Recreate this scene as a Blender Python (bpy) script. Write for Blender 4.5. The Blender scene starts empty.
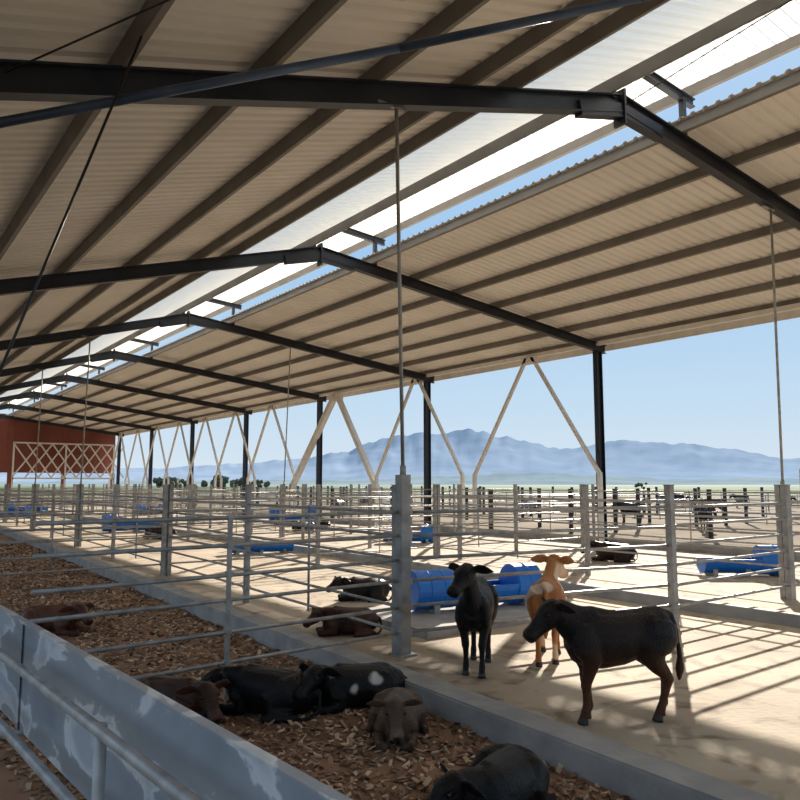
import bpy, bmesh, math, random
from mathutils import Vector as V, Matrix, noise
random.seed(7)
COL=bpy.context.scene.collection

# ------------------------------------------------------------ materials
def mat(name,c1,c2=None,scale=4.,rough=.7,metal=0.,bump=0.,bscale=None,vcol=False,spec=.5,detail=6.):
    m=bpy.data.materials.new(name);m.use_nodes=True
    nt=m.node_tree;n=nt.nodes;l=nt.links;b=n['Principled BSDF']
    b.inputs['Roughness'].default_value=rough;b.inputs['Metallic'].default_value=metal
    b.inputs['Specular IOR Level'].default_value=spec
    tc=n.new('ShaderNodeTexCoord')
    def nz(s,d=detail):
        t=n.new('ShaderNodeTexNoise');t.inputs['Scale'].default_value=s;t.inputs['Detail'].default_value=d
        l.new(tc.outputs['Object'],t.inputs['Vector']);return t
    if vcol:
        a=n.new('ShaderNodeVertexColor');a.layer_name='Col'
        l.new(a.outputs['Color'],b.inputs['Base Color'])
    elif c2 is not None:
        t=nz(scale);r=n.new('ShaderNodeValToRGB')
        r.color_ramp.elements[0].position=.35;r.color_ramp.elements[1].position=.65
        r.color_ramp.elements[0].color=(*c1,1);r.color_ramp.elements[1].color=(*c2,1)
        l.new(t.outputs['Fac'],r.inputs['Fac']);l.new(r.outputs['Color'],b.inputs['Base Color'])
    else:
        b.inputs['Base Color'].default_value=(*c1,1)
    if bump:
        t=nz(bscale or scale*4);bp=n.new('ShaderNodeBump');bp.inputs['Strength'].default_value=bump
        bp.inputs['Distance'].default_value=.02
        l.new(t.outputs['Fac'],bp.inputs['Height']);l.new(bp.outputs['Normal'],b.inputs['Normal'])
    return m
M={}
M['steel']=mat('dark_blue_painted_steel',(.010,.012,.020),(.016,.020,.030),3,.45)
M['purlin']=mat('purlin_steel',(.17,.15,.13),(.22,.20,.175),2,.6)
M['sheet']=mat('roof_sheet_beige',(.76,.72,.66),(.84,.80,.74),.7,.6)
M['galv']=mat('galvanised_steel',(.27,.26,.25),(.42,.41,.39),9,.45,.3)
M['post']=mat('weathered_galvanised_post',(.25,.24,.23),(.40,.39,.37),6,.55,.2)
M['cream']=mat('cream_painted_steel',(.70,.66,.59),(.80,.76,.69),3,.5)
M['blue']=mat('blue_plastic',(.008,.15,.58),(.012,.20,.70),3,.35)
M['bluein']=mat('dark_blue_plastic',(.004,.05,.25),None,3,.4)
M['pipeblue']=mat('blue_grey_steel_pipe',(.05,.08,.15),(.08,.12,.19),4,.4,.3)
M['red']=mat('red_brown_cladding',(.20,.055,.035),(.26,.075,.048),.6,.7)
M['black']=mat('black_rubber',(.01,.01,.01),None,3,.5)
M['hoof']=mat('hoof_horn',(.02,.016,.013),None,3,.4)
M['eye']=mat('eye_gloss',(.006,.005,.004),None,3,.08)
M['fur']=mat('calf_fur',(0,0,0),None,3,.45,vcol=True,bump=.5,bscale=45,spec=.25)
M['chips']=mat('bark_chips',(0,0,0),None,3,.85,vcol=True)
M['curb']=mat('curb_concrete',(.30,.29,.28),(.42,.40,.37),3,.85,bump=.25,bscale=30)
M['darkpost']=mat('creosote_post',(.02,.017,.015),(.035,.03,.026),5,.8)
M['bush']=mat('bush_foliage',(.05,.065,.04),(.09,.10,.06),1,.9)

def concrete():
    m=bpy.data.materials.new('pen_concrete');m.use_nodes=True
    nt=m.node_tree;n=nt.nodes;l=nt.links;b=n['Principled BSDF'];b.inputs['Roughness'].default_value=.9
    tc=n.new('ShaderNodeTexCoord')
    def nz(s,d=8,dist=0):
        t=n.new('ShaderNodeTexNoise');t.inputs['Scale'].default_value=s;t.inputs['Detail'].default_value=d
        t.inputs['Distortion'].default_value=dist;l.new(tc.outputs['Object'],t.inputs['Vector']);return t
    r=n.new('ShaderNodeValToRGB');r.color_ramp.elements[0].position=.3;r.color_ramp.elements[1].position=.7
    r.color_ramp.elements[0].color=(.36,.28,.195,1);r.color_ramp.elements[1].color=(.56,.465,.345,1)
    l.new(nz(.5,8,.6).outputs['Fac'],r.inputs['Fac'])
    r2=n.new('ShaderNodeValToRGB');r2.color_ramp.elements[0].position=.30;r2.color_ramp.elements[1].position=.47
    r2.color_ramp.elements[0].color=(.36,.29,.22,1);r2.color_ramp.elements[1].color=(1,1,1,1)
    l.new(nz(2.3,9,1.).outputs['Fac'],r2.inputs['Fac'])
    mx=n.new('ShaderNodeMixRGB');mx.blend_type='MULTIPLY';mx.inputs[0].default_value=.85
    l.new(r.outputs[0],mx.inputs[1]);l.new(r2.outputs[0],mx.inputs[2])
    l.new(mx.outputs[0],b.inputs['Base Color'])
    bp=n.new('ShaderNodeBump');bp.inputs['Strength'].default_value=.3;bp.inputs['Distance'].default_value=.02
    l.new(nz(18).outputs['Fac'],bp.inputs['Height']);l.new(bp.outputs[0],b.inputs['Normal'])
    return m
M['conc']=concrete()
def troughmat():
    m=bpy.data.materials.new('weathered_zinc_sheet');m.use_nodes=True
    nt=m.node_tree;n=nt.nodes;l=nt.links;b=n['Principled BSDF'];b.inputs['Roughness'].default_value=.38;b.inputs['Metallic'].default_value=.3
    tc=n.new('ShaderNodeTexCoord')
    mp=n.new('ShaderNodeMapping');mp.inputs['Scale'].default_value=(1,.55,1.3);l.new(tc.outputs['Object'],mp.inputs['Vector'])
    t=n.new('ShaderNodeTexNoise');t.inputs['Scale'].default_value=3.2;t.inputs['Detail'].default_value=10;t.inputs['Distortion'].default_value=.5
    l.new(mp.outputs[0],t.inputs['Vector'])
    r=n.new('ShaderNodeValToRGB');e=r.color_ramp.elements
    e[0].position=.3;e[0].color=(.24,.275,.32,1);e[1].position=.53;e[1].color=(.34,.38,.43,1)
    x=e.new(.56);x.color=(.72,.75,.78,1);x=e.new(.66);x.color=(.45,.49,.54,1)
    l.new(t.outputs['Fac'],r.inputs['Fac']);l.new(r.outputs[0],b.inputs['Base Color'])
    return m
M['trough']=troughmat()
def translucent():
    m=bpy.data.materials.new('translucent_rooflight');m.use_nodes=True
    nt=m.node_tree;n=nt.nodes;l=nt.links;n.clear()
    o=n.new('ShaderNodeOutputMaterial');d=n.new('ShaderNodeBsdfDiffuse');t=n.new('ShaderNodeBsdfTranslucent')
    mx=n.new('ShaderNodeMixShader');mx.inputs[0].default_value=.86
    d.inputs[0].default_value=(.9,.87,.8,1);t.inputs[0].default_value=(1.,.95,.85,1)
    l.new(d.outputs[0],mx.inputs[1]);l.new(t.outputs[0],mx.inputs[2]);l.new(mx.outputs[0],o.inputs[0])
    return m
M['clear']=translucent()
def groundmat():
    m=bpy.data.materials.new('dry_veld_ground');m.use_nodes=True
    nt=m.node_tree;n=nt.nodes;l=nt.links;b=n['Principled BSDF'];b.inputs['Roughness'].default_value=1;b.inputs['Specular IOR Level'].default_value=.1
    tc=n.new('ShaderNodeTexCoord')
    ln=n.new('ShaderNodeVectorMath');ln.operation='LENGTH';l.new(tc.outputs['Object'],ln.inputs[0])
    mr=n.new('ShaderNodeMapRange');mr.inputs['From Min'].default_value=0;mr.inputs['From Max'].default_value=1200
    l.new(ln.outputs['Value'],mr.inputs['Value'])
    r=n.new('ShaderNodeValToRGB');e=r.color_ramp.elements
    e[0].position=0;e[0].color=(.24,.175,.11,1);e[1].position=1;e[1].color=(.24,.31,.32,1)  # blue-grey end stop puts distance haze into the ground colour
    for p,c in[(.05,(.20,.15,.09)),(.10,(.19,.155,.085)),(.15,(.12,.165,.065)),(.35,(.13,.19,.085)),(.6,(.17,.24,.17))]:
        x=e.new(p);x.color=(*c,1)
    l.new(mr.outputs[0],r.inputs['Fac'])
    t=n.new('ShaderNodeTexNoise');t.inputs['Scale'].default_value=.25;t.inputs['Detail'].default_value=9;l.new(tc.outputs['Object'],t.inputs['Vector'])
    r2=n.new('ShaderNodeValToRGB');r2.color_ramp.elements[0].position=.35;r2.color_ramp.elements[0].color=(.55,.52,.5,1);r2.color_ramp.elements[1].position=.6
    l.new(t.outputs['Fac'],r2.inputs['Fac'])
    mx=n.new('ShaderNodeMixRGB');mx.blend_type='MULTIPLY';mx.inputs[0].default_value=.8
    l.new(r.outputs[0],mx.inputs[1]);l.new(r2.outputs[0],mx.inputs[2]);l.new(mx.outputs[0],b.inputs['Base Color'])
    return m
M['ground']=groundmat()
M['mtn']=mat('haze_tinted_mountain',(.25,.33,.43),(.31,.39,.49),.004,1,spec=0)  # pale blue aerial haze is painted into the base colour
M['mtn2']=mat('haze_tinted_foothill',(.20,.27,.31),(.27,.33,.34),.006,1,spec=0)  # same painted haze, somewhat darker for the nearer hills

# ------------------------------------------------------------ mesh helpers
def obj(bm,name,mats,smooth=False,parent=None):
    me=bpy.data.meshes.new(name);bm.to_mesh(me);bm.free()
    for m in mats:me.materials.append(M[m])
    if smooth:
        for p in me.polygons:p.use_smooth=True
    o=bpy.data.objects.new(name,me);COL.objects.link(o)
    if parent:o.parent=parent
    return o
def box(bm,a,b,mi=0):
    x0,y0,z0=a;x1,y1,z1=b
    vs=[bm.verts.new(p) for p in[(x0,y0,z0),(x1,y0,z0),(x1,y1,z0),(x0,y1,z0),(x0,y0,z1),(x1,y0,z1),(x1,y1,z1),(x0,y1,z1)]]
    for f in[(0,3,2,1),(4,5,6,7),(0,1,5,4),(1,2,6,5),(2,3,7,6),(3,0,4,7)]:
        q=bm.faces.new([vs[i] for i in f]);q.material_index=mi
def beam(bm,p,q,w,h,mi=0,up=(0,0,1)):
    p=V(p);q=V(q);t=(q-p).normalized();s=t.cross(V(up))
    if s.length<1e-3:s=t.cross(V((1,0,0)))
    s.normalize();n=s.cross(t)
    vs=[]
    for c in(p,q):
        for a,b in((-1,-1),(1,-1),(1,1),(-1,1)):vs.append(bm.verts.new(c+s*(a*w/2)+n*(b*h/2)))
    for f in[(3,2,1,0),(4,5,6,7),(0,1,5,4),(1,2,6,5),(2,3,7,6),(3,0,4,7)]:
        x=bm.faces.new([vs[i] for i in f]);x.material_index=mi
def ibeam(bm,p,q,w,h,t=.014,mi=0):
    p=V(p);q=V(q);d=(q-p).normalized();s=d.cross(V((0,0,1)))
    if s.length<1e-3:s=V((0,1,0))
    s.normalize();n=s.cross(d)
    beam(bm,p+n*(h/2),q+n*(h/2),w,t*1.4,mi);beam(bm,p-n*(h/2),q-n*(h/2),w,t*1.4,mi);beam(bm,p,q,t,h,mi)
def pipe(bm,p,q,r,seg=8,mi=0,r2=None):
    p=V(p);q=V(q);t=(q-p).normalized();s=t.cross(V((0,0,1)))
    if s.length<1e-3:s=V((1,0,0))
    s.normalize();n=s.cross(t);r2=r if r2 is None else r2
    A=[];B=[]
    for i in range(seg):
        a=2*math.pi*i/seg;d=s*math.cos(a)+n*math.sin(a)
        A.append(bm.verts.new(p+d*r));B.append(bm.verts.new(q+d*r2))
    for i in range(seg):
        j=(i+1)%seg;f=bm.faces.new((A[j],A[i],B[i],B[j]));f.material_index=mi;f.smooth=True
    f=bm.faces.new(A);f.material_index=mi;f=bm.faces.new(B[::-1]);f.material_index=mi
def tube(bm,pts,rad,hint=(0,1,0),seg=14,k_=1.):
    pts=[V(p) for p in pts];rings=[];hint=V(hint)
    for i,p in enumerate(pts):
        t=(pts[min(i+1,len(pts)-1)]-pts[max(i-1,0)]).normalized()
        s=hint-t*hint.dot(t);s.normalize();n=t.cross(s);a,b=rad[i];a*=k_;b*=k_
        rings.append([bm.verts.new(p+s*(a*math.cos(2*math.pi*k/seg))+n*(b*math.sin(2*math.pi*k/seg))) for k in range(seg)])
    for r0,r1 in zip(rings,rings[1:]):
        for k in range(seg):
            j=(k+1)%seg;bm.faces.new((r0[k],r0[j],r1[j],r1[k]))
    bm.faces.new(rings[0][::-1]);bm.faces.new(rings[-1])

# ------------------------------------------------------------ ground, floors
bm=bmesh.new();R=9000
vs=[bm.verts.new((math.cos(a)*R,math.sin(a)*R,-.12)) for a in[2*math.pi*i/64 for i in range(64)]];bm.faces.new(vs)
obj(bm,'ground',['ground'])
YA,YB=-6.,66.4
cx=lambda y:4.03+.03*(y-3)          # curb centre line (slightly skewed to the shed)
bm=bmesh.new()
def quadslab(bm,xa,xb,z0,z1,y0,y1,mi=0):
    P=[(xa(y0),y0),(xb(y0),y0),(xb(y1),y1),(xa(y1),y1)]
    b=[bm.verts.new((x,y,z0)) for x,y in P];t=[bm.verts.new((x,y,z1)) for x,y in P]
    bm.faces.new(b[::-1]).material_index=mi;bm.faces.new(t).material_index=mi
    for i in range(4):
        j=(i+1)%4;bm.faces.new((b[i],b[j],t[j],t[i])).material_index=mi
quadslab(bm,lambda y:cx(y)+.13,lambda y:19.2,-.3,0,YA,70)
box(bm,(-1.6,YA,-.3),(.7,70,-.004))
obj(bm,'floor',['conc'])
bm=bmesh.new();quadslab(bm,lambda y:cx(y)-.14,lambda y:cx(y)+.14,-.3,.12,YA,66)
bmesh.ops.bevel(bm,geom=bm.edges[:],offset=.015,segments=2,affect='EDGES')
obj(bm,'concrete_curb',['curb'])
bm=bmesh.new();box(bm,(9.75,-2,-.1),(9.95,62,.16))
bmesh.ops.bevel(bm,geom=bm.edges[:],offset=.015,segments=2,affect='EDGES')
obj(bm,'concrete_curb',['curb'])
bm=bmesh.new();box(bm,(18.25,-2,-.1),(18.45,66,.2))
obj(bm,'concrete_curb',['curb'])
bm=bmesh.new();box(bm,(5.55,7.1,-.02),(8.5,8.9,.09))
bmesh.ops.bevel(bm,geom=bm.edges[:],offset=.02,segments=2,affect='EDGES')
obj(bm,'concrete_pad',['curb'])

# bark bedding
bm=bmesh.new()
def bed(x,y):return -.07+.035*noise.noise(V((x*1.3,y*1.3,0)))+.02*noise.noise(V((x*5,y*5,3)))
ny=300;nx=26;grid=[]
for j in range(ny+1):
    y=YA+(66-YA)*(j/ny);xa=.75;xb=cx(y)-.12
    grid.append([bm.verts.new((xa+(xb-xa)*i/nx,y,bed(xa+(xb-xa)*i/nx,y))) for i in range(nx+1)])
for j in range(ny):
    for i in range(nx):bm.faces.new((grid[j][i],grid[j][i+1],grid[j+1][i+1],grid[j+1][i]))
nb=len(bm.verts)
pal=[(.34,.19,.11),(.24,.125,.065),(.48,.30,.18),(.13,.07,.04),(.60,.43,.28),(.29,.165,.09)]
cols=[]
for k in range(30000):
    y=1.+ (random.random()**1.7)*26;x=random.uniform(.95,cx(y)-.16);z=bed(x,y)+random.uniform(0,.022)
    l=random.uniform(.010,.030)*(1+y*.03);w=l*random.uniform(.35,.7);a=random.random()*6.28
    tx=random.gauss(0,.35);ty=random.gauss(0,.35)
    u=V((math.cos(a),math.sin(a),tx))*l;v=V((-math.sin(a),math.cos(a),ty))*w;c=V((x,y,z))
    n=u.cross(v).normalized()*.004
    q=[bm.verts.new(c+d) for d in(-u-v*.8,u*.8-v,u+v*.7,-u*.9+v)]
    bm.faces.new(q);q2=[bm.verts.new(p.co-n*1.5) for p in q]
    for i in range(4):
        j=(i+1)%4;bm.faces.new((q[i],q2[i],q2[j],q[j]))
    cc=random.choice(pal);f=random.uniform(.7,1.25);cols+= [(cc[0]*f,cc[1]*f,cc[2]*f,1)]*8
bm.verts.index_update()
o=obj(bm,'bark_bedding',['chips'])
ca=o.data.color_attributes.new('Col','FLOAT_COLOR','POINT')
for i,v in enumerate(o.data.vertices):
    if i<nb:
        f=.5+.5*noise.noise(v.co*4);g=1.1+.5*noise.noise(v.co*.9)
        ca.data[i].color=((.16+.13*f)*g,(.09+.07*f)*g,(.05+.04*f)*g,1)
    else:ca.data[i].color=cols[i-nb]

# ------------------------------------------------------------ roof frames
RX=8.35;RZ=7.07;SL=.285;SR=.12
def zc(x):return RZ-SL*(RX-x) if x<RX else RZ-SR*(x-RX)
FY=[6.24+8.33*k for k in range(-1,8)]
for y in FY:
    bm=bmesh.new()
    ibeam(bm,(-1.2,y,zc(-1.2)),(RX,y,RZ),.15,.24);ibeam(bm,(RX,y,RZ),(18.35,y,zc(18.35)),.15,.24)
    beam(bm,(RX-.9,y,zc(RX-.9)-.08),(RX,y,RZ-.10),.13,.2);beam(bm,(RX,y,RZ-.10),(RX+.9,y,zc(RX+.9)-.07),.13,.2)
    box(bm,(RX-.02,y-.1,RZ-.31),(RX+.02,y+.1,RZ+.2))
    for x in(.60,18.0):
        h=zc(x)-.1
        box(bm,(x-.11,y-.008,0),(x+.11,y+.008,h));box(bm,(x-.12,y-.08,0),(x-.105,y+.08,h));box(bm,(x+.105,y-.08,0),(x+.12,y+.08,h))
        box(bm,(x-.17,y-.15,0),(x+.17,y+.15,.03))
    ibeam(bm,(8.0,y,7.84),(10.15,y,7.64),.09,.12)
    box(bm,(8.15,y-.04,zc(8.15)+.1),(8.23,y+.04,7.82));box(bm,(9.83,y-.04,zc(9.83)+.1),(9.91,y+.04,7.66))
    obj(bm,'portal_frame',['steel'])
# purlins
bm=bmesh.new()
PY0,PY1=-5.,66.3
def purlin(x,z,sl):
    a=math.atan(sl);t=V((math.cos(a),0,math.sin(a)));n=V((-math.sin(a),0,math.cos(a)));c=V((x,0,z))
    for off,w,h in((V((0,0,0)),.012,.17),(t*.03+n*.08,.06,.012),(t*.03-n*.08,.06,.012)):
        p=c+off
        vs=[]
        for y in(PY0,PY1):
            for i,j in((-1,-1),(1,-1),(1,1),(-1,1)):vs.append(bm.verts.new(p+t*(i*w/2)+n*(j*h/2)+V((0,y,0))))
        for f in[(3,2,1,0),(4,5,6,7),(0,1,5,4),(1,2,6,5),(2,3,7,6),(3,0,4,7)]:bm.faces.new([vs[i] for i in f])
OFF=.215
lx=[-1.0+1.3*i for i in range(7)]
for x in lx[:6]+[6.25,8.0]:purlin(x,zc(x)+OFF,SL)
rx=[9.72+1.38*i for i in range(6)]+[18.0]
for x in rx:purlin(x,zc(x)+OFF,-SR)
for x,z in((8.15,7.97),(10.05,7.79)):purlin(x,z+.03,-.1)
bmesh.ops.recalc_face_normals(bm,faces=bm.faces[:])
obj(bm,'roof_purlins',['purlin'])
def sheet(name,x0,z0,x1,z1,m,pitch=.2,h=.035):
    bm=bmesh.new();d=V((x1-x0,0,z1-z0)).normalized();n=V((-d.z,0,d.x))
    y=PY0;pr=None
    while y<PY1:
        for dy,hh in((0,0),(.10,0),(.125,h),(.175,h)):
            a=bm.verts.new(V((x0,y+dy,z0))+n*hh);b=bm.verts.new(V((x1,y+dy,z1))+n*hh)
            if pr:bm.faces.new((pr[0],a,b,pr[1]))
            pr=(a,b)
        y+=pitch
    return obj(bm,name,[m])
SO=OFF+.09
sheet('ceiling_left_roof_sheets',-1.6,zc(-1.6)+SO,6.3,zc(6.3)+SO,'sheet')
sheet('rooflight_sheets',6.3,zc(6.3)+SO+.01,8.6,RZ+SL*.25+SO+.01,'clear')
sheet('ceiling_right_roof_sheets',9.66,zc(9.66)+SO,18.7,zc(18.7)+SO,'sheet')
sheet('ridge_vent_cap_sheets',7.55,8.17,10.31,7.90,'clear')
# eave beam + zigzag lattice
bm=bmesh.new()
beam(bm,(18.0,PY0,6.02),(18.0,PY1,6.02),.13,.12);beam(bm,(18.62,PY0,5.98),(18.62,PY1,5.98),.05,.2)
obj(bm,'eave_beam',['cream'])
V_apex=[5.85,17.2,23.35]+[36.0+4.6*k for k in range(7)]
for ya in V_apex:
    bm=bmesh.new()
    for s in(-1,1):
        yb=ya+s*2.75
        beam(bm,(17.8,ya+s*.12,5.93),(17.8,yb,2.1),.10,.10)
        box(bm,(17.74,yb-.055,.0),(17.86,yb+.055,2.15))
    box(bm,(17.75,ya-.28,5.76),(17.85,ya+.28,5.93))
    obj(bm,'v_strut_pair',['cream'])
bm=bmesh.new()
beam(bm,(17.8,29.5,5.85),(17.8,35.0,.12),.24,.24);beam(bm,(17.8,29.3,5.85),(17.8,24.9,.12),.2,.2)
box(bm,(17.73,28.9,5.6),(17.87,29.9,5.93))
obj(bm,'v_strut_pair',['cream'])
# white cross-bracing lattice in front of the end wall
bm=bmesh.new();x=10.2
while x<17.3:
    beam(bm,(x,65.7,2.3),(x+1.9,65.7,5.0),.10,.10);beam(bm,(x+1.9,65.6,2.3),(x,65.6,5.0),.10,.10);x+=.95
beam(bm,(10.2,65.65,5.05),(18,65.65,5.05),.1,.12);beam(bm,(10.2,65.65,2.25),(18,65.65,2.25),.1,.12)
for x in(10.25,14.1,17.9):box(bm,(x-.06,65.6,0),(x+.06,65.72,5.1))
obj(bm,'cross_bracing_lattice',['cream'])

# end wall
bm=bmesh.new()
Yw=66.5
def poly(pts,y0,y1):
    a=[bm.verts.new((x,y0,z)) for x,z in pts];b=[bm.verts.new((x,y1,z)) for x,z in pts]
    bm.faces.new(a);bm.faces.new(b[::-1])
    for i in range(len(pts)):
        j=(i+1)%len(pts);bm.faces.new((a[j],a[i],b[i],b[j]))
poly([(-1.6,2.7),(18.2,2.7),(18.2,zc(18.2)+.3),(9.5,RZ+.3),(7.5,zc(7.5)+.3),(-1.6,zc(-1.6)+.3)],Yw,Yw+.1)
for x in(-1.6,4.9,10.0,14.0,17.9):poly([(x,-.1),(x+.35,-.1),(x+.35,2.7),(x,2.7)],Yw,Yw+.1)
x=-1.6
while x<18.1:
    top=min(zc(min(x,7.5) if x<8 else x),RZ)+.2
    box(bm,(x,Yw-.03,2.7),(x+.08,Yw,top));x+=.5
bmesh.ops.recalc_face_normals(bm,faces=bm.faces[:])
obj(bm,'wall_back',['red'])

# ------------------------------------------------------------ fences
def fence(p,q,rails=(1.5,1.25,1.0,.76,.5,.23),posts=None,step=None,pw=.09,ph=1.78,r=.02,pm='post',name='pipe_rail_fence'):
    bm=bmesh.new();p=V((*p,0));q=V((*q,0));L=(q-p).length;d=(q-p)/L
    if posts is None:
        n=max(1,round(L/step));posts=[L*i/n for i in range(n+1)]
    for z in rails:
        zz=z+random.uniform(-.012,.012);pipe(bm,p+V((0,0,zz)),q+V((0,0,zz+random.uniform(-.01,.01))),r,7)
    for i,s in enumerate(posts):
        c=p+d*s
        box(bm,(c.x-pw/2,c.y-pw/2,-.12),(c.x+pw/2,c.y+pw/2,ph),1)
        box(bm,(c.x-pw/2-.006,c.y-pw/2-.006,ph),(c.x+pw/2+.006,c.y+pw/2+.006,ph+.012),1)
        for z in rails:
            box(bm,(c.x-pw/2-.010,c.y-pw/2-.010,z-.026),(c.x+pw/2+.010,c.y+pw/2+.010,z+.026),0)
    for a,b in zip(posts,posts[1:]):
        c=p+d*((a+b)/2)
        if b-a>2.2:pipe(bm,c+V((0,0,min(rails)-.06)),c+V((0,0,max(rails)+.03)),r*.9,7)
    return obj(bm,name,['galv',pm])
fa=lambda y:4.85+.035*(y-6.6)
fence((4.77,6.6),(1.15,6.27),posts=[1.99],pw=.035,ph=1.5,r=.018,pm='galv')
YS=[6.6,14.9,23.3,31.6,39.9,48.2,56.5,64.8]
for a,b in zip(YS,YS[1:]):fence((fa(a),a+.1),(fa(b),b-.1),posts=[0.02,4.15],pw=.075,r=.018)
bm=bmesh.new();box(bm,(4.79,6.54,0),(4.91,6.66,1.9));box(bm,(4.74,6.49,0),(4.96,6.71,.02))
for z in(1.5,1.25,1.0,.76,.5,.23):box(bm,(4.775,6.525,z-.03),(4.925,6.675,z+.03))
obj(bm,'gate_post',['post'])
fence((4.93,6.6),(8.71,5.95),posts=[3.84]);fence((8.76,5.95),(12.0,6.1),posts=[3.24]);fence((12.05,6.1),(17.5,6.2),step=2.7,r=.018)
for y in YS[1:]:
    fence((1.0,y),(fa(y)-.06,y),step=3.8,pw=.07,r=.017)
    fence((fa(y)+.06,y),(11.95,y),step=3.5,pw=.075,r=.017);fence((12.05,y),(17.5,y),step=2.7,pw=.075,r=.017)
fence((12.0,6.2),(12.0,64.8),step=3.85,pw=.08,r=.018)
fence((17.6,2.),(17.6,64.8),step=6.13,pw=.06,r=.017,rails=(1.6,1.3,1.0,.7,.4))
for x in(25.,33.,44.):fence((x,3.),(x,90.),step=4.2,pw=.12,ph=1.6,r=.018,rails=(1.4,1.1,.8,.5),pm='darkpost',name='yard_fence')
for y in(9.,20.,31.,44.,60.):fence((18.6,y),(44.,y),step=4.2,pw=.12,ph=1.6,r=.018,rails=(1.4,1.1,.8,.5),pm='darkpost',name='yard_fence')
for (x,y,z0),(x1,fy) in[((4.85,6.6,1.9),(4.50,6.24)),((12.15,6.2,1.75),(12.35,6.24)),((fa(23),23.2,1.75),(fa(23),22.9)),((fa(31.3),31.5,1.75),(fa(31.3),31.23)),((12,23.2,1.75),(12,22.9))]:
    bm=bmesh.new();zt=zc(x1)-.14
    pipe(bm,(x,y,z0),(x1,fy,zt),.021,8);pipe(bm,(x,y,z0),(x,y,z0+.1),.034,8)
    beam(bm,(x1-.25,fy,zt-.0),(x1+.1,fy,zt-.0),.04,.03)
    obj(bm,'drop_pipe',['galv'])
bm=bmesh.new();pts=[(.70,6.08,4.47),(3.45,4.75,5.40),(5.0,3.5,5.78),(8.0,.6,6.6)]
for a,b in zip(pts,pts[1:]):pipe(bm,a,b,.038,12)
obj(bm,'roof_bracing_pipe',['pipeblue'])
bm=bmesh.new();pipe(bm,(.35,6.0,1.1),(1.6,5.6,5.25),.011,6);pipe(bm,(.75,6.1,4.9),(3.6,1.5,5.6),.008,6)
pipe(bm,(8.3,6.1,7.0),(8.0,3.5,7.1),.007,6)
obj(bm,'bracing_cable',['black'])

# ------------------------------------------------------------ near feed trough
bm=bmesh.new()
tx=lambda y:1.04-.056*(y-1.73)
def strip(f0,f1,y0,y1,mi=0,th=.006,n=8):
    pr=None
    for i in range(n+1):
        y=y0+(y1-y0)*i/n;a=V((f0[0]+tx(y),y,f0[1]));b=V((f1[0]+tx(y),y,f1[1]))
        d=V((f1[0]-f0[0],0,f1[1]-f0[1])).normalized();nn=V((-d.z,0,d.x))*th
        r=[bm.verts.new(p) for p in(a,b,b+nn,a+nn)]
        if pr:
            for k in range(4):
                j=(k+1)%4;x=bm.faces.new((pr[k],pr[j],r[j],r[k]));x.material_index=mi
        pr=r
strip((0,1.0),(.0,.42),-.5,5.95);strip((0,.42),(.4,.38),-.5,5.95);strip((.4,.38),(.5,.6),-.5,5.95);strip((-.012,1.0),(.03,1.0),-.5,5.95,th=.012)
for y in(4.85,):strip((-.01,1.0),(-.01,.42),y,y+.05,0,.008,1)
for y in(-.2,1.2,3.05,4.9,):
    pipe(bm,(tx(y)-.14,y,0),(tx(y)-.14,y,.9),.024,10,1);pipe(bm,(tx(y)-.14,y,.40),(tx(y)+.42,y,.36),.02,8,1)
for z in(.88,.53):
    pipe(bm,(tx(-.5)-.15,-.5,z),(tx(5.95)-.15,5.95,z),.024,12,1)
obj(bm,'feed_trough',['trough','galv'])

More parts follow.
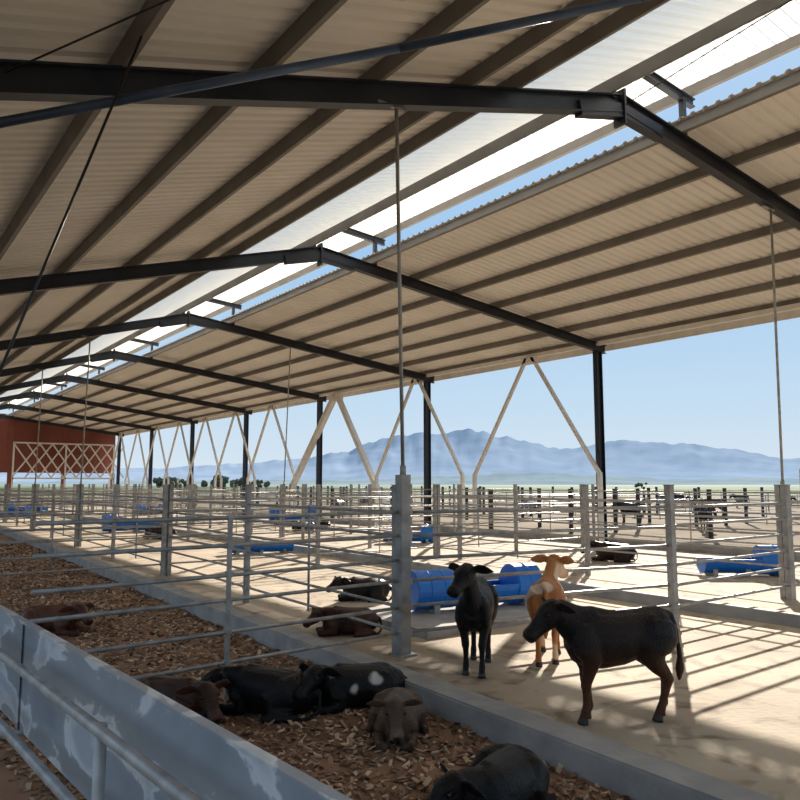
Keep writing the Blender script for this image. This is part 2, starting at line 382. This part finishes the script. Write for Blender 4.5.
# ------------------------------------------------------------ blue drum water troughs
def trough(loc,ang,L=1.9,r=.28,z=0.,left=.7,right=.45,scale=1.):
    bm=bmesh.new();seg=28
    def ringpts(x,rr,full):
        n=seg if full else seg//2+1
        a0=math.pi
        return [bm.verts.new((x,rr*math.cos(a0+(2*math.pi*i/seg)),r+.03+rr*math.sin(a0+(2*math.pi*i/seg)))) for i in range(n)]
    def drum(x0,x1,rr):
        xs=[x0,x0+.015,x0+.03];st=[rr*.93,rr,rr]
        n=max(2,int((x1-x0)/.2))
        for i in range(1,n):
            c=x0+(x1-x0)*i/n;xs+=[c-.015,c,c+.015];st+=[rr,rr*1.035,rr]
        xs+=[x1-.03,x1-.015,x1];st+=[rr,rr,rr*.93]
        R=[ringpts(x,s,True) for x,s in zip(xs,st)]
        for a,b in zip(R,R[1:]):
            for k in range(seg):bm.faces.new((a[k],a[(k+1)%seg],b[(k+1)%seg],b[k]))
        bm.faces.new(R[0]);bm.faces.new(R[-1][::-1])
    def half(x0,x1,rr):
        O=[ringpts(x0,rr,False),ringpts(x1,rr,False)];I=[ringpts(x0,rr*.9,False),ringpts(x1,rr*.9,False)]
        n=len(O[0])
        for k in range(n-1):
            bm.faces.new((O[0][k],O[0][k+1],O[1][k+1],O[1][k]))
            f=bm.faces.new((I[0][k],I[1][k],I[1][k+1],I[0][k+1]));f.material_index=1
        for e in(0,n-1):bm.faces.new((O[0][e],O[1][e],I[1][e],I[0][e]))
        for s in(0,1):
            bm.faces.new(O[s])
        box(bm,(x0,-rr*1.04,r+.01),(x1,-rr*.9,r+.06));box(bm,(x0,rr*.9,r+.01),(x1,rr*1.04,r+.06))
        f=bm.faces.new([bm.verts.new(p) for p in((x0,-rr*.86,r-.06),(x1,-rr*.86,r-.06),(x1,rr*.86,r-.06),(x0,rr*.86,r-.06))]);f.material_index=1
    half(-L/2+left*.9,L/2-right*.9,r*.97)
    if left>.1:drum(-L/2,-L/2+left,r)
    if right>.1:drum(L/2-right,L/2,r*1.08)
    for x in(-L*.36,0,L*.36):
        box(bm,(x-.04,-r*.8,0),(x+.04,r*.8,.05),2);box(bm,(x-.04,-r*.95,0),(x+.04,-r*.75,r*.5),2);box(bm,(x-.04,r*.75,0),(x+.04,r*.95,r*.5),2)
    bmesh.ops.recalc_face_normals(bm,faces=bm.faces[:])
    o=obj(bm,'water_trough',['blue','bluein','post']);o.location=(*loc,z);o.rotation_euler=(0,0,ang);o.scale=(scale,)*3
    return o
trough((7.15,8.05),math.radians(-10),2.0,.26,.09,.62,.42)
trough((14.45,8.25),math.radians(-38),1.75,.27,0,.06,.6)
trough((8.75,18.2),math.radians(-12),1.7,.2,0,.06,.0)
trough((8.9,29.3),math.radians(-8),2.4,.34,0,.5,.0)
trough((16.2,30.3),math.radians(-20),2.2,.40,0,.5,.5)
trough((14.0,18.8),math.radians(-35),1.6,.26,0,.05,.4)
trough((9.,52.),0,2.4,.34,0,.5,.0)
trough((6.8,44.),0,2.2,.34,0,.5,.3)
trough((14.5,45.),.3,2.0,.3,0,.5,.3)

# ------------------------------------------------------------ cattle
def calf_mesh(name,kind='stand',poll=(.60,0,.93),hd=(1,0,-.45),stride=(.0,.0,.0,.0),palette=None,voxel=.011,tail=True,HS=1.2,sway=0.):
    bm=bmesh.new();hd=V(hd).normalized();poll=V(poll);up=V((0,0,1));K=1.18;HL=1.03
    if kind=='stand':
        T=[(-.455,.745,.05,.06),(-.44,.735,.10,.12),(-.39,.715,.135,.155),(-.30,.690,.15,.17),(-.18,.655,.165,.185),(-.03,.625,.178,.208),(.12,.615,.175,.222),(.23,.625,.155,.220),(.31,.645,.13,.195),(.37,.66,.085,.13)]
        tube(bm,[(x,0,z) for x,z,a,b in T],[(a,b) for x,z,a,b in T],seg=18)
        n0=V((.20,0,.70));n1=V((.33,0,.735));rr=[(.12,.18),(.10,.16),(.082,.13),(.070,.105),(.062,.08)]
        tube(bm,[(-.44,0,.80),(-.36,0,.835),(-.25,0,.825),(-.12,0,.81),(.05,0,.815),(.2,0,.845),(.3,0,.83)],[(.04,.03),(.06,.035),(.06,.035),(.05,.03),(.05,.03),(.045,.035),(.04,.03)])
        for s in(1,-1):tube(bm,[(-.30,s*.03,.80),(-.27,s*.10,.79),(-.25,s*.13,.74)],[(.04,.04),(.035,.035),(.03,.04)],hint=(1,0,0))
        for i,s in enumerate((1,-1)):
            d=stride[i]
            tube(bm,[(.24,s*.085,.74),(.26,s*.115,.64),(.27,s*.118,.55),(.235,s*.11,.475),(.25+d*.5,s*.095,.38),(.265+d*.6,s*.085,.315),(.268+d*.65,s*.083,.28),(.262+d*.75,s*.082,.24),(.262+d*.9,s*.082,.15),(.266+d,s*.082,.095),(.285+d,s*.082,.055),(.295+d,s*.082,.0)],
                 [(.035,.10),(.05,.115),(.055,.095),(.048,.066),(.036,.046),(.034,.038),(.034,.036),(.025,.028),(.022,.025),(.028,.032),(.026,.028),(.036,.042)],k_=K)
            d=stride[2+i]
            tube(bm,[(-.33,s*.075,.76),(-.31,s*.105,.66),(-.26+d*.1,s*.12,.56),(-.27+d*.2,s*.11,.49),(-.33+d*.4,s*.095,.42),(-.395+d*.5,s*.086,.36),(-.425+d*.6,s*.082,.315),(-.415+d*.7,s*.08,.26),(-.395+d*.9,s*.08,.15),(-.385+d,s*.08,.10),(-.36+d,s*.08,.055),(-.35+d,s*.08,.0)],
                 [(.07,.12),(.085,.145),(.07,.125),(.058,.09),(.042,.06),(.030,.044),(.030,.044),(.025,.032),(.023,.027),(.029,.033),(.026,.029),(.036,.042)],k_=K)
        if tail:tube(bm,[(-.42,0,.81),(-.465,0,.795),(-.495,sway*.3,.72),(-.51,sway*.6,.60),(-.515,sway,.48),(-.51,sway,.38),(-.50,sway,.29)],[(.035,.035),(.03,.03),(.02,.02),(.017,.017),(.022,.022),(.036,.036),(.012,.012)])
    else:
        T=[(-.46,.17,.06,.07),(-.43,.18,.13,.13),(-.34,.19,.18,.17),(-.2,.20,.205,.19),(-.05,.205,.215,.20),(.1,.21,.205,.20),(.22,.215,.175,.20),(.32,.22,.135,.17),(.38,.23,.08,.10)]
        tube(bm,[(x,.03*math.cos(x*4),z) for x,z,a,b in T],[(a,b) for x,z,a,b in T],seg=18)
        n0=V((.20,0,.26));n1=V((.32,poll.y*.25,.29 if poll.z>.3 else .25));rr=[(.12,.15),(.10,.135),(.08,.115),(.070,.095),(.062,.075)]
        tube(bm,[(-.42,0,.27),(-.30,0,.345),(-.15,0,.365),(.05,0,.375),(.2,0,.40),(.3,0,.34)],[(.05,.04),(.065,.045),(.045,.035),(.045,.035),(.045,.035),(.04,.03)])
        for s in(1,-1):
            tube(bm,[(-.30,s*.03,.35),(-.27,s*.12,.34),(-.22,s*.17,.27)],[(.04,.04),(.04,.04),(.04,.05)],hint=(1,0,0))
            tube(bm,[(.24,s*.10,.26),(.22,s*.155,.15),(.22,s*.165,.07),(.36,s*.15,.052),(.47,s*.14,.05),(.46,s*.10,.04),(.34,s*.08,.035),(.26,s*.07,.03)],
                 [(.06,.11),(.055,.09),(.045,.06),(.035,.040),(.037,.040),(.028,.03),(.025,.027),(.03,.03)],k_=K)
            tube(bm,[(-.3,s*.10,.24),(-.24,s*.17,.22),(-.10,s*.215,.15),(-.13,s*.235,.08),(-.32,s*.235,.055),(-.39,s*.235,.05),(-.30,s*.27,.04),(-.12,s*.285,.035),(-.05,s*.285,.035)],
                 [(.08,.12),(.085,.13),(.065,.095),(.05,.06),(.036,.042),(.034,.040),(.027,.029),(.026,.027),(.034,.034)],k_=K)
        if tail:tube(bm,[(-.44,0,.26),(-.50,.03,.22),(-.52,.09,.10),(-.46,.17,.03),(-.38,.24,.03)],[(.03,.03),(.022,.022),(.018,.018),(.024,.024),(.025,.02)])
    c1=n1.lerp(poll,.4);c2=n1.lerp(poll,.75)
    tube(bm,[n0,n1,c1,c2,poll],rr,hint=(0,1,0.001))
    side=up.cross(hd).normalized();hup=hd.cross(side)
    H=[(-.05,.035,.04,.005),(-.025,.062,.062,.0),(.02,.075,.073,-.004),(.07,.077,.080,-.012),(.115,.069,.080,-.020),(.16,.057,.068,-.022),(.205,.050,.058,-.024),(.245,.049,.053,-.026),(.275,.056,.054,-.026),(.30,.058,.050,-.027),(.32,.050,.040,-.028),(.332,.026,.022,-.028)]
    tube(bm,[poll+hd*a*HL+hup*d*HS for a,b,c,d in H],[(b*HS,c*HS) for a,b,c,d in H],hint=side,seg=16)
    for s in(1,-1):
        b0=poll+hup*.035*HS
        tube(bm,[b0+hd*.03*HL+side*s*.045*HS,b0+hd*.085*HL+side*s*.058*HS,b0+hd*.12*HL+side*s*.05*HS],[(.020,.015),(.024,.018),(.012,.012)],hint=side)
        root=poll+hd*.005+side*(s*.05*HS)+hup*.016
        dr=(side*s-hd*.16+up*.02).normalized();w=hup-dr*hup.dot(dr);w.normalize()
        L_=[0,.04,.08,.12,.16,.195,.215];W_=[.020,.044,.060,.060,.046,.022,.008];t_=[.018,.014,.012,.0115,.0115,.011,.009]
        tube(bm,[root+dr*l-w*(l*l*1.0) for l in L_],[(a,b) for a,b in zip(W_,t_)],hint=w)
    bmesh.ops.recalc_face_normals(bm,faces=bm.faces[:])
    me=bpy.data.meshes.new('tmp');bm.to_mesh(me);bm.free()
    ob=bpy.data.objects.new('tmp',me);COL.objects.link(ob)
    rm=ob.modifiers.new('r','REMESH');rm.mode='VOXEL';rm.voxel_size=voxel
    sm=ob.modifiers.new('s','SMOOTH');sm.factor=.5;sm.iterations=6
    dg=bpy.context.evaluated_depsgraph_get();dg.update()
    ev=bpy.data.meshes.new_from_object(ob.evaluated_get(dg))
    bpy.data.objects.remove(ob,do_unlink=True)
    bm=bmesh.new();bm.from_mesh(ev)
    if kind=='stand':
        for f in bm.faces:
            if f.calc_center_median().z<.045:f.material_index=1
    for s in(1,-1):
        c=poll+hd*.10*HL+side*(s*.067*HS)+hup*.016*HS
        r=bmesh.ops.create_icosphere(bm,subdivisions=2,radius=.0185,matrix=Matrix.Translation(c))
        for v in r['verts']:
            for f in v.link_faces:f.material_index=2
        c=poll+hd*.322*HL+side*(s*.030*HS)-hup*.012*HS
        r=bmesh.ops.create_icosphere(bm,subdivisions=1,radius=.010,matrix=Matrix.Translation(c))
        for v in r['verts']:
            for f in v.link_faces:f.material_index=2
    me=bpy.data.meshes.new(name);bm.to_mesh(me);bm.free()
    for k in('fur','hoof','eye'):me.materials.append(M[k])
    for p in me.polygons:p.use_smooth=True
    ca=me.color_attributes.new('Col','FLOAT_COLOR','POINT')
    muz=poll+hd*.33*HL-hup*.028*HS
    for i,v in enumerate(me.vertices):
        ca.data[i].color=(*palette(v.co,(v.co-muz).length),1)
    return me
def mixc(a,b,t):t=max(0,min(1,t));return tuple(x+(y-x)*t for x,y in zip(a,b))
def plain(c,hi,belly=None,muz=None,white=None,wt=.2,seed=0,spots=()):
    def f(p,dm):
        t=.5+.9*noise.noise(p*5+V((seed,0,0)));r=mixc(c,hi,t)
        if belly and p.z<.55:r=mixc(r,belly,(.58-p.z)*3)
        if white and wt<1:
            w=noise.noise(p*3.2+V((seed*3.1,1,2)));r=mixc(r,white,(w-wt)*14)
        for s,rad in spots:
            r=mixc(r,white,(rad-(p-V(s)).length+.05*noise.noise(p*12))*30)
        if muz:r=mixc(r,muz,(.12-dm)*16)
        r=mixc(r,(.006,.005,.005),(.045-dm)*40)
        return r
    return f
def place(name,me,x,y,ang,z=0,s=1.):
    o=bpy.data.objects.new(name,me);COL.objects.link(o);o.location=(x,y,z);o.rotation_euler=(0,0,math.radians(ang));o.scale=(s,)*3;return o
blk=(.0025,.0023,.0024);blk2=(.007,.006,.006)
brn=(.014,.006,.004);brn2=(.045,.018,.010)
place('standing_calf',calf_mesh('calf_dark','stand',poll=(.50,.03,.88),hd=(.78,.12,-.62),stride=(.02,-.07,.06,-.04),sway=.04,palette=plain(blk2,(.02,.009,.006),belly=(.085,.028,.011),seed=1)),4.88,3.86,151,0,.98)
place('standing_calf',calf_mesh('calf_black','stand',poll=(.42,-.03,1.02),hd=(.75,-.42,-.55),stride=(.03,-.05,.03,-.05),palette=plain(blk,blk2,seed=2)),5.07,5.68,222,0,.98)
place('standing_calf',calf_mesh('calf_tan','stand',poll=(.42,-.05,.98),hd=(.85,-.35,-.5),stride=(.02,-.05,-.05,.10),palette=plain((.38,.13,.035),(.50,.20,.065),muz=(.5,.3,.18),white=(.70,.52,.36),wt=.34,seed=3)),6.0,5.60,40,0,.98)
bz=-.08
place('lying_calf',calf_mesh('calf_l1','lie',poll=(.44,.1,.40),hd=(.8,.5,-.5),palette=plain(blk,blk2,white=(.55,.52,.48),wt=2,spots=(((-.1,.2,.3),.07),((.12,.2,.22),.05),((.30,.1,.36),.045),((-.3,.15,.2),.05)))),3.60,5.55,168,bz,.88)
place('lying_calf',calf_mesh('calf_l2','lie',poll=(.44,.10,.34),hd=(.8,.5,-.45),palette=plain(blk,blk2,seed=5)),2.92,5.84,130,bz,.90)
place('lying_calf',calf_mesh('calf_l3','lie',poll=(.44,-.05,.38),hd=(.8,-.3,-.6),palette=plain((.03,.013,.008),(.07,.028,.015),muz=(.09,.045,.03),seed=6)),2.18,6.04,-66,bz,.86)
place('lying_calf',calf_mesh('calf_l4','lie',poll=(.43,.0,.42),hd=(.85,.1,-.7),palette=plain((.06,.036,.024),(.12,.076,.048),muz=(.16,.12,.09),seed=7)),3.44,4.76,232,bz,.76)
place('lying_calf',calf_mesh('calf_l5','lie',poll=(.43,-.1,.36),hd=(.7,-.5,-.5),palette=plain(blk,blk2,seed=8)),3.08,3.28,205,bz,.86)
place('lying_calf',calf_mesh('calf_l6','lie',poll=(.44,.1,.36),hd=(.8,.5,-.4),palette=plain(brn,(.10,.035,.016),seed=9)),4.98,7.9,155,0,.78)
place('lying_calf',calf_mesh('calf_l7','lie',poll=(.44,.1,.38),hd=(.8,.5,-.4),palette=plain(blk,brn,seed=10)),6.6,10.0,150,0,.85)
place('lying_calf',calf_mesh('calf_l8','lie',poll=(.44,-.1,.38),hd=(.8,-.5,-.4),palette=plain(brn2,(.14,.05,.025),seed=11)),2.15,10.4,-40,bz,.9)
far1=calf_mesh('cow_far1','stand',poll=(.54,0,.88),hd=(.7,.2,-.7),palette=plain(blk2,brn,seed=12),voxel=.02)
far2=calf_mesh('cow_far2','stand',poll=(.58,.05,.45),hd=(.5,.2,-.9),palette=plain(brn,brn2,seed=13),voxel=.02)
far3=calf_mesh('cow_far3','lie',poll=(.46,.05,.38),hd=(.8,.2,-.5),palette=plain(blk2,brn2,seed=14),voxel=.02)
spots=[(28,17.5),(30.5,23),(36,22.5),(38,28),(41,25),(35,34),(28,38),(47,30),(52,36),(55,28),(60,40),(49,22),(22,36),(31,47),(58,33),(65,30),(62,24)]
for i,(x,y) in enumerate(spots):
    random.seed(i*3+1);place('cow',random.choice([far1,far2,far1]),x,y,random.uniform(0,360),-.12,random.uniform(1.05,1.25))
for x,y in[(14.6,11.5),(13.8,25.),(8.3,25.),(15.5,26.5)]:place('lying_cow',far3,x,y,random.uniform(0,360),0,1.05)

# ------------------------------------------------------------ mountains
TH=36.084
def ridge(name,prof,d0,d1,m,seed,amp):
    bm=bmesh.new();na=420;nr=14;rows=[]
    for i in range(na+1):
        az=-15+110*i/na;c=[]
        h=0
        for (a,ha),(b,hb) in zip(prof,prof[1:]):
            if a<=az<=b:
                t=(az-a)/(b-a);t=t*t*(3-2*t);h=ha+(hb-ha)*t
        for j in range(nr+1):
            f=j/nr;d=d0+(d1-d0)*f;a=math.radians(az)
            hh=h*d1*(f**1.5)*(1+amp*(1-abs(2*f-1)*.6)*noise.noise(V((az*.45,f*3,seed)))+amp*.5*noise.noise(V((az*1.6,f*6,seed+5))))
            c.append(bm.verts.new((math.sin(a)*d,math.cos(a)*d,-6+hh)))
        rows.append(c)
    for a,b in zip(rows,rows[1:]):
        for j in range(nr):bm.faces.new((a[j],a[j+1],b[j+1],b[j]))
    return obj(bm,name,[m],True)
def azp(u,px):
    da=math.atan((u-400)/750);return (TH+math.degrees(da),px*math.cos(da)/750)
prof=[azp(-400,12)]+[azp(u,p) for u,p in[(0,14),(150,17),(230,21),(300,26),(345,33),(370,42),(400,49),(440,53),(475,53),(500,49),(525,42),(560,37),(590,41),(630,44),(690,43),(730,36),(780,27),(850,22),(1100,18)]]+[(96,.01)]
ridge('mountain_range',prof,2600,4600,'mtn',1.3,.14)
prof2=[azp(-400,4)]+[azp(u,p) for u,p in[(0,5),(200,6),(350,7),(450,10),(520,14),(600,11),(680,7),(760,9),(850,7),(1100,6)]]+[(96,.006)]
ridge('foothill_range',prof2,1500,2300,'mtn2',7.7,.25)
for i,(u,d,h) in enumerate([(165,260,5),(182,300,4),(212,240,5),(236,230,4.5),(262,330,4),(640,380,3)]):
    random.seed(50+i);az=math.radians(TH)+math.atan((u-400)/750);bm=bmesh.new()
    pipe(bm,(0,0,0),(0,0,h*.5),.2,7)
    for k in range(9):
        c=V((random.uniform(-1,1)*h*.7,random.uniform(-1,1)*h*.7,random.uniform(.3,.75)*h))
        q=bmesh.ops.create_icosphere(bm,subdivisions=2,radius=h*random.uniform(.18,.3),matrix=Matrix.Translation(c))
        for v in q['verts']:v.co+=(v.co-c)*(.5*noise.noise(v.co*1.7))
    o=obj(bm,'tree',['bush']);o.location=(math.sin(az)*d,math.cos(az)*d,-.15)

# ------------------------------------------------------------ light
w=bpy.data.worlds.new('sky');bpy.context.scene.world=w;w.use_nodes=True
nt=w.node_tree;n=nt.nodes;l=nt.links;bg=n['Background']
tc=n.new('ShaderNodeTexCoord');sp=n.new('ShaderNodeSeparateXYZ');r=n.new('ShaderNodeValToRGB')
l.new(tc.outputs['Generated'],sp.inputs[0]);l.new(sp.outputs['Z'],r.inputs['Fac'])
e=r.color_ramp.elements;e[0].position=0;e[0].color=(.70,.80,.88,1);e[1].position=1;e[1].color=(.80,.88,1.0,1)
x=e.new(.10);x.color=(.56,.73,.89,1);x=e.new(.30);x.color=(.36,.59,.86,1);x=e.new(.62);x.color=(.55,.70,.92,1)
l.new(r.outputs[0],bg.inputs['Color']);bg.inputs['Strength'].default_value=1.0
sd=bpy.data.lights.new('sun','SUN');sd.energy=10.8;sd.angle=.007;sd.color=(1,.91,.79)
so=bpy.data.objects.new('sun',sd);COL.objects.link(so)
el=math.radians(20);az=math.radians(35)
S=V((math.cos(el)*math.cos(az),math.cos(el)*math.sin(az),math.sin(el)))
so.rotation_euler=S.to_track_quat('Z','Y').to_euler();so.location=(40,30,30)

# ------------------------------------------------------------ camera
th=math.radians(36.084);ph=math.radians(6.390)
Fh=V((math.sin(th),math.cos(th),0));Rr=V((math.cos(th),-math.sin(th),0))
F=Fh*math.cos(ph)+V((0,0,math.sin(ph)));U=-Fh*math.sin(ph)+V((0,0,math.cos(ph)))
cd=bpy.data.cameras.new('camera');cd.sensor_width=36;cd.lens=750/800*36;cd.clip_end=20000;cd.clip_start=.05
co=bpy.data.objects.new('camera',cd);COL.objects.link(co)
mtx=Matrix((Rr,U,-F)).transposed().to_4x4();mtx.translation=V((0,0,1.8));co.matrix_world=mtx
bpy.context.scene.camera=co
bpy.context.scene.view_settings.view_transform='Standard'
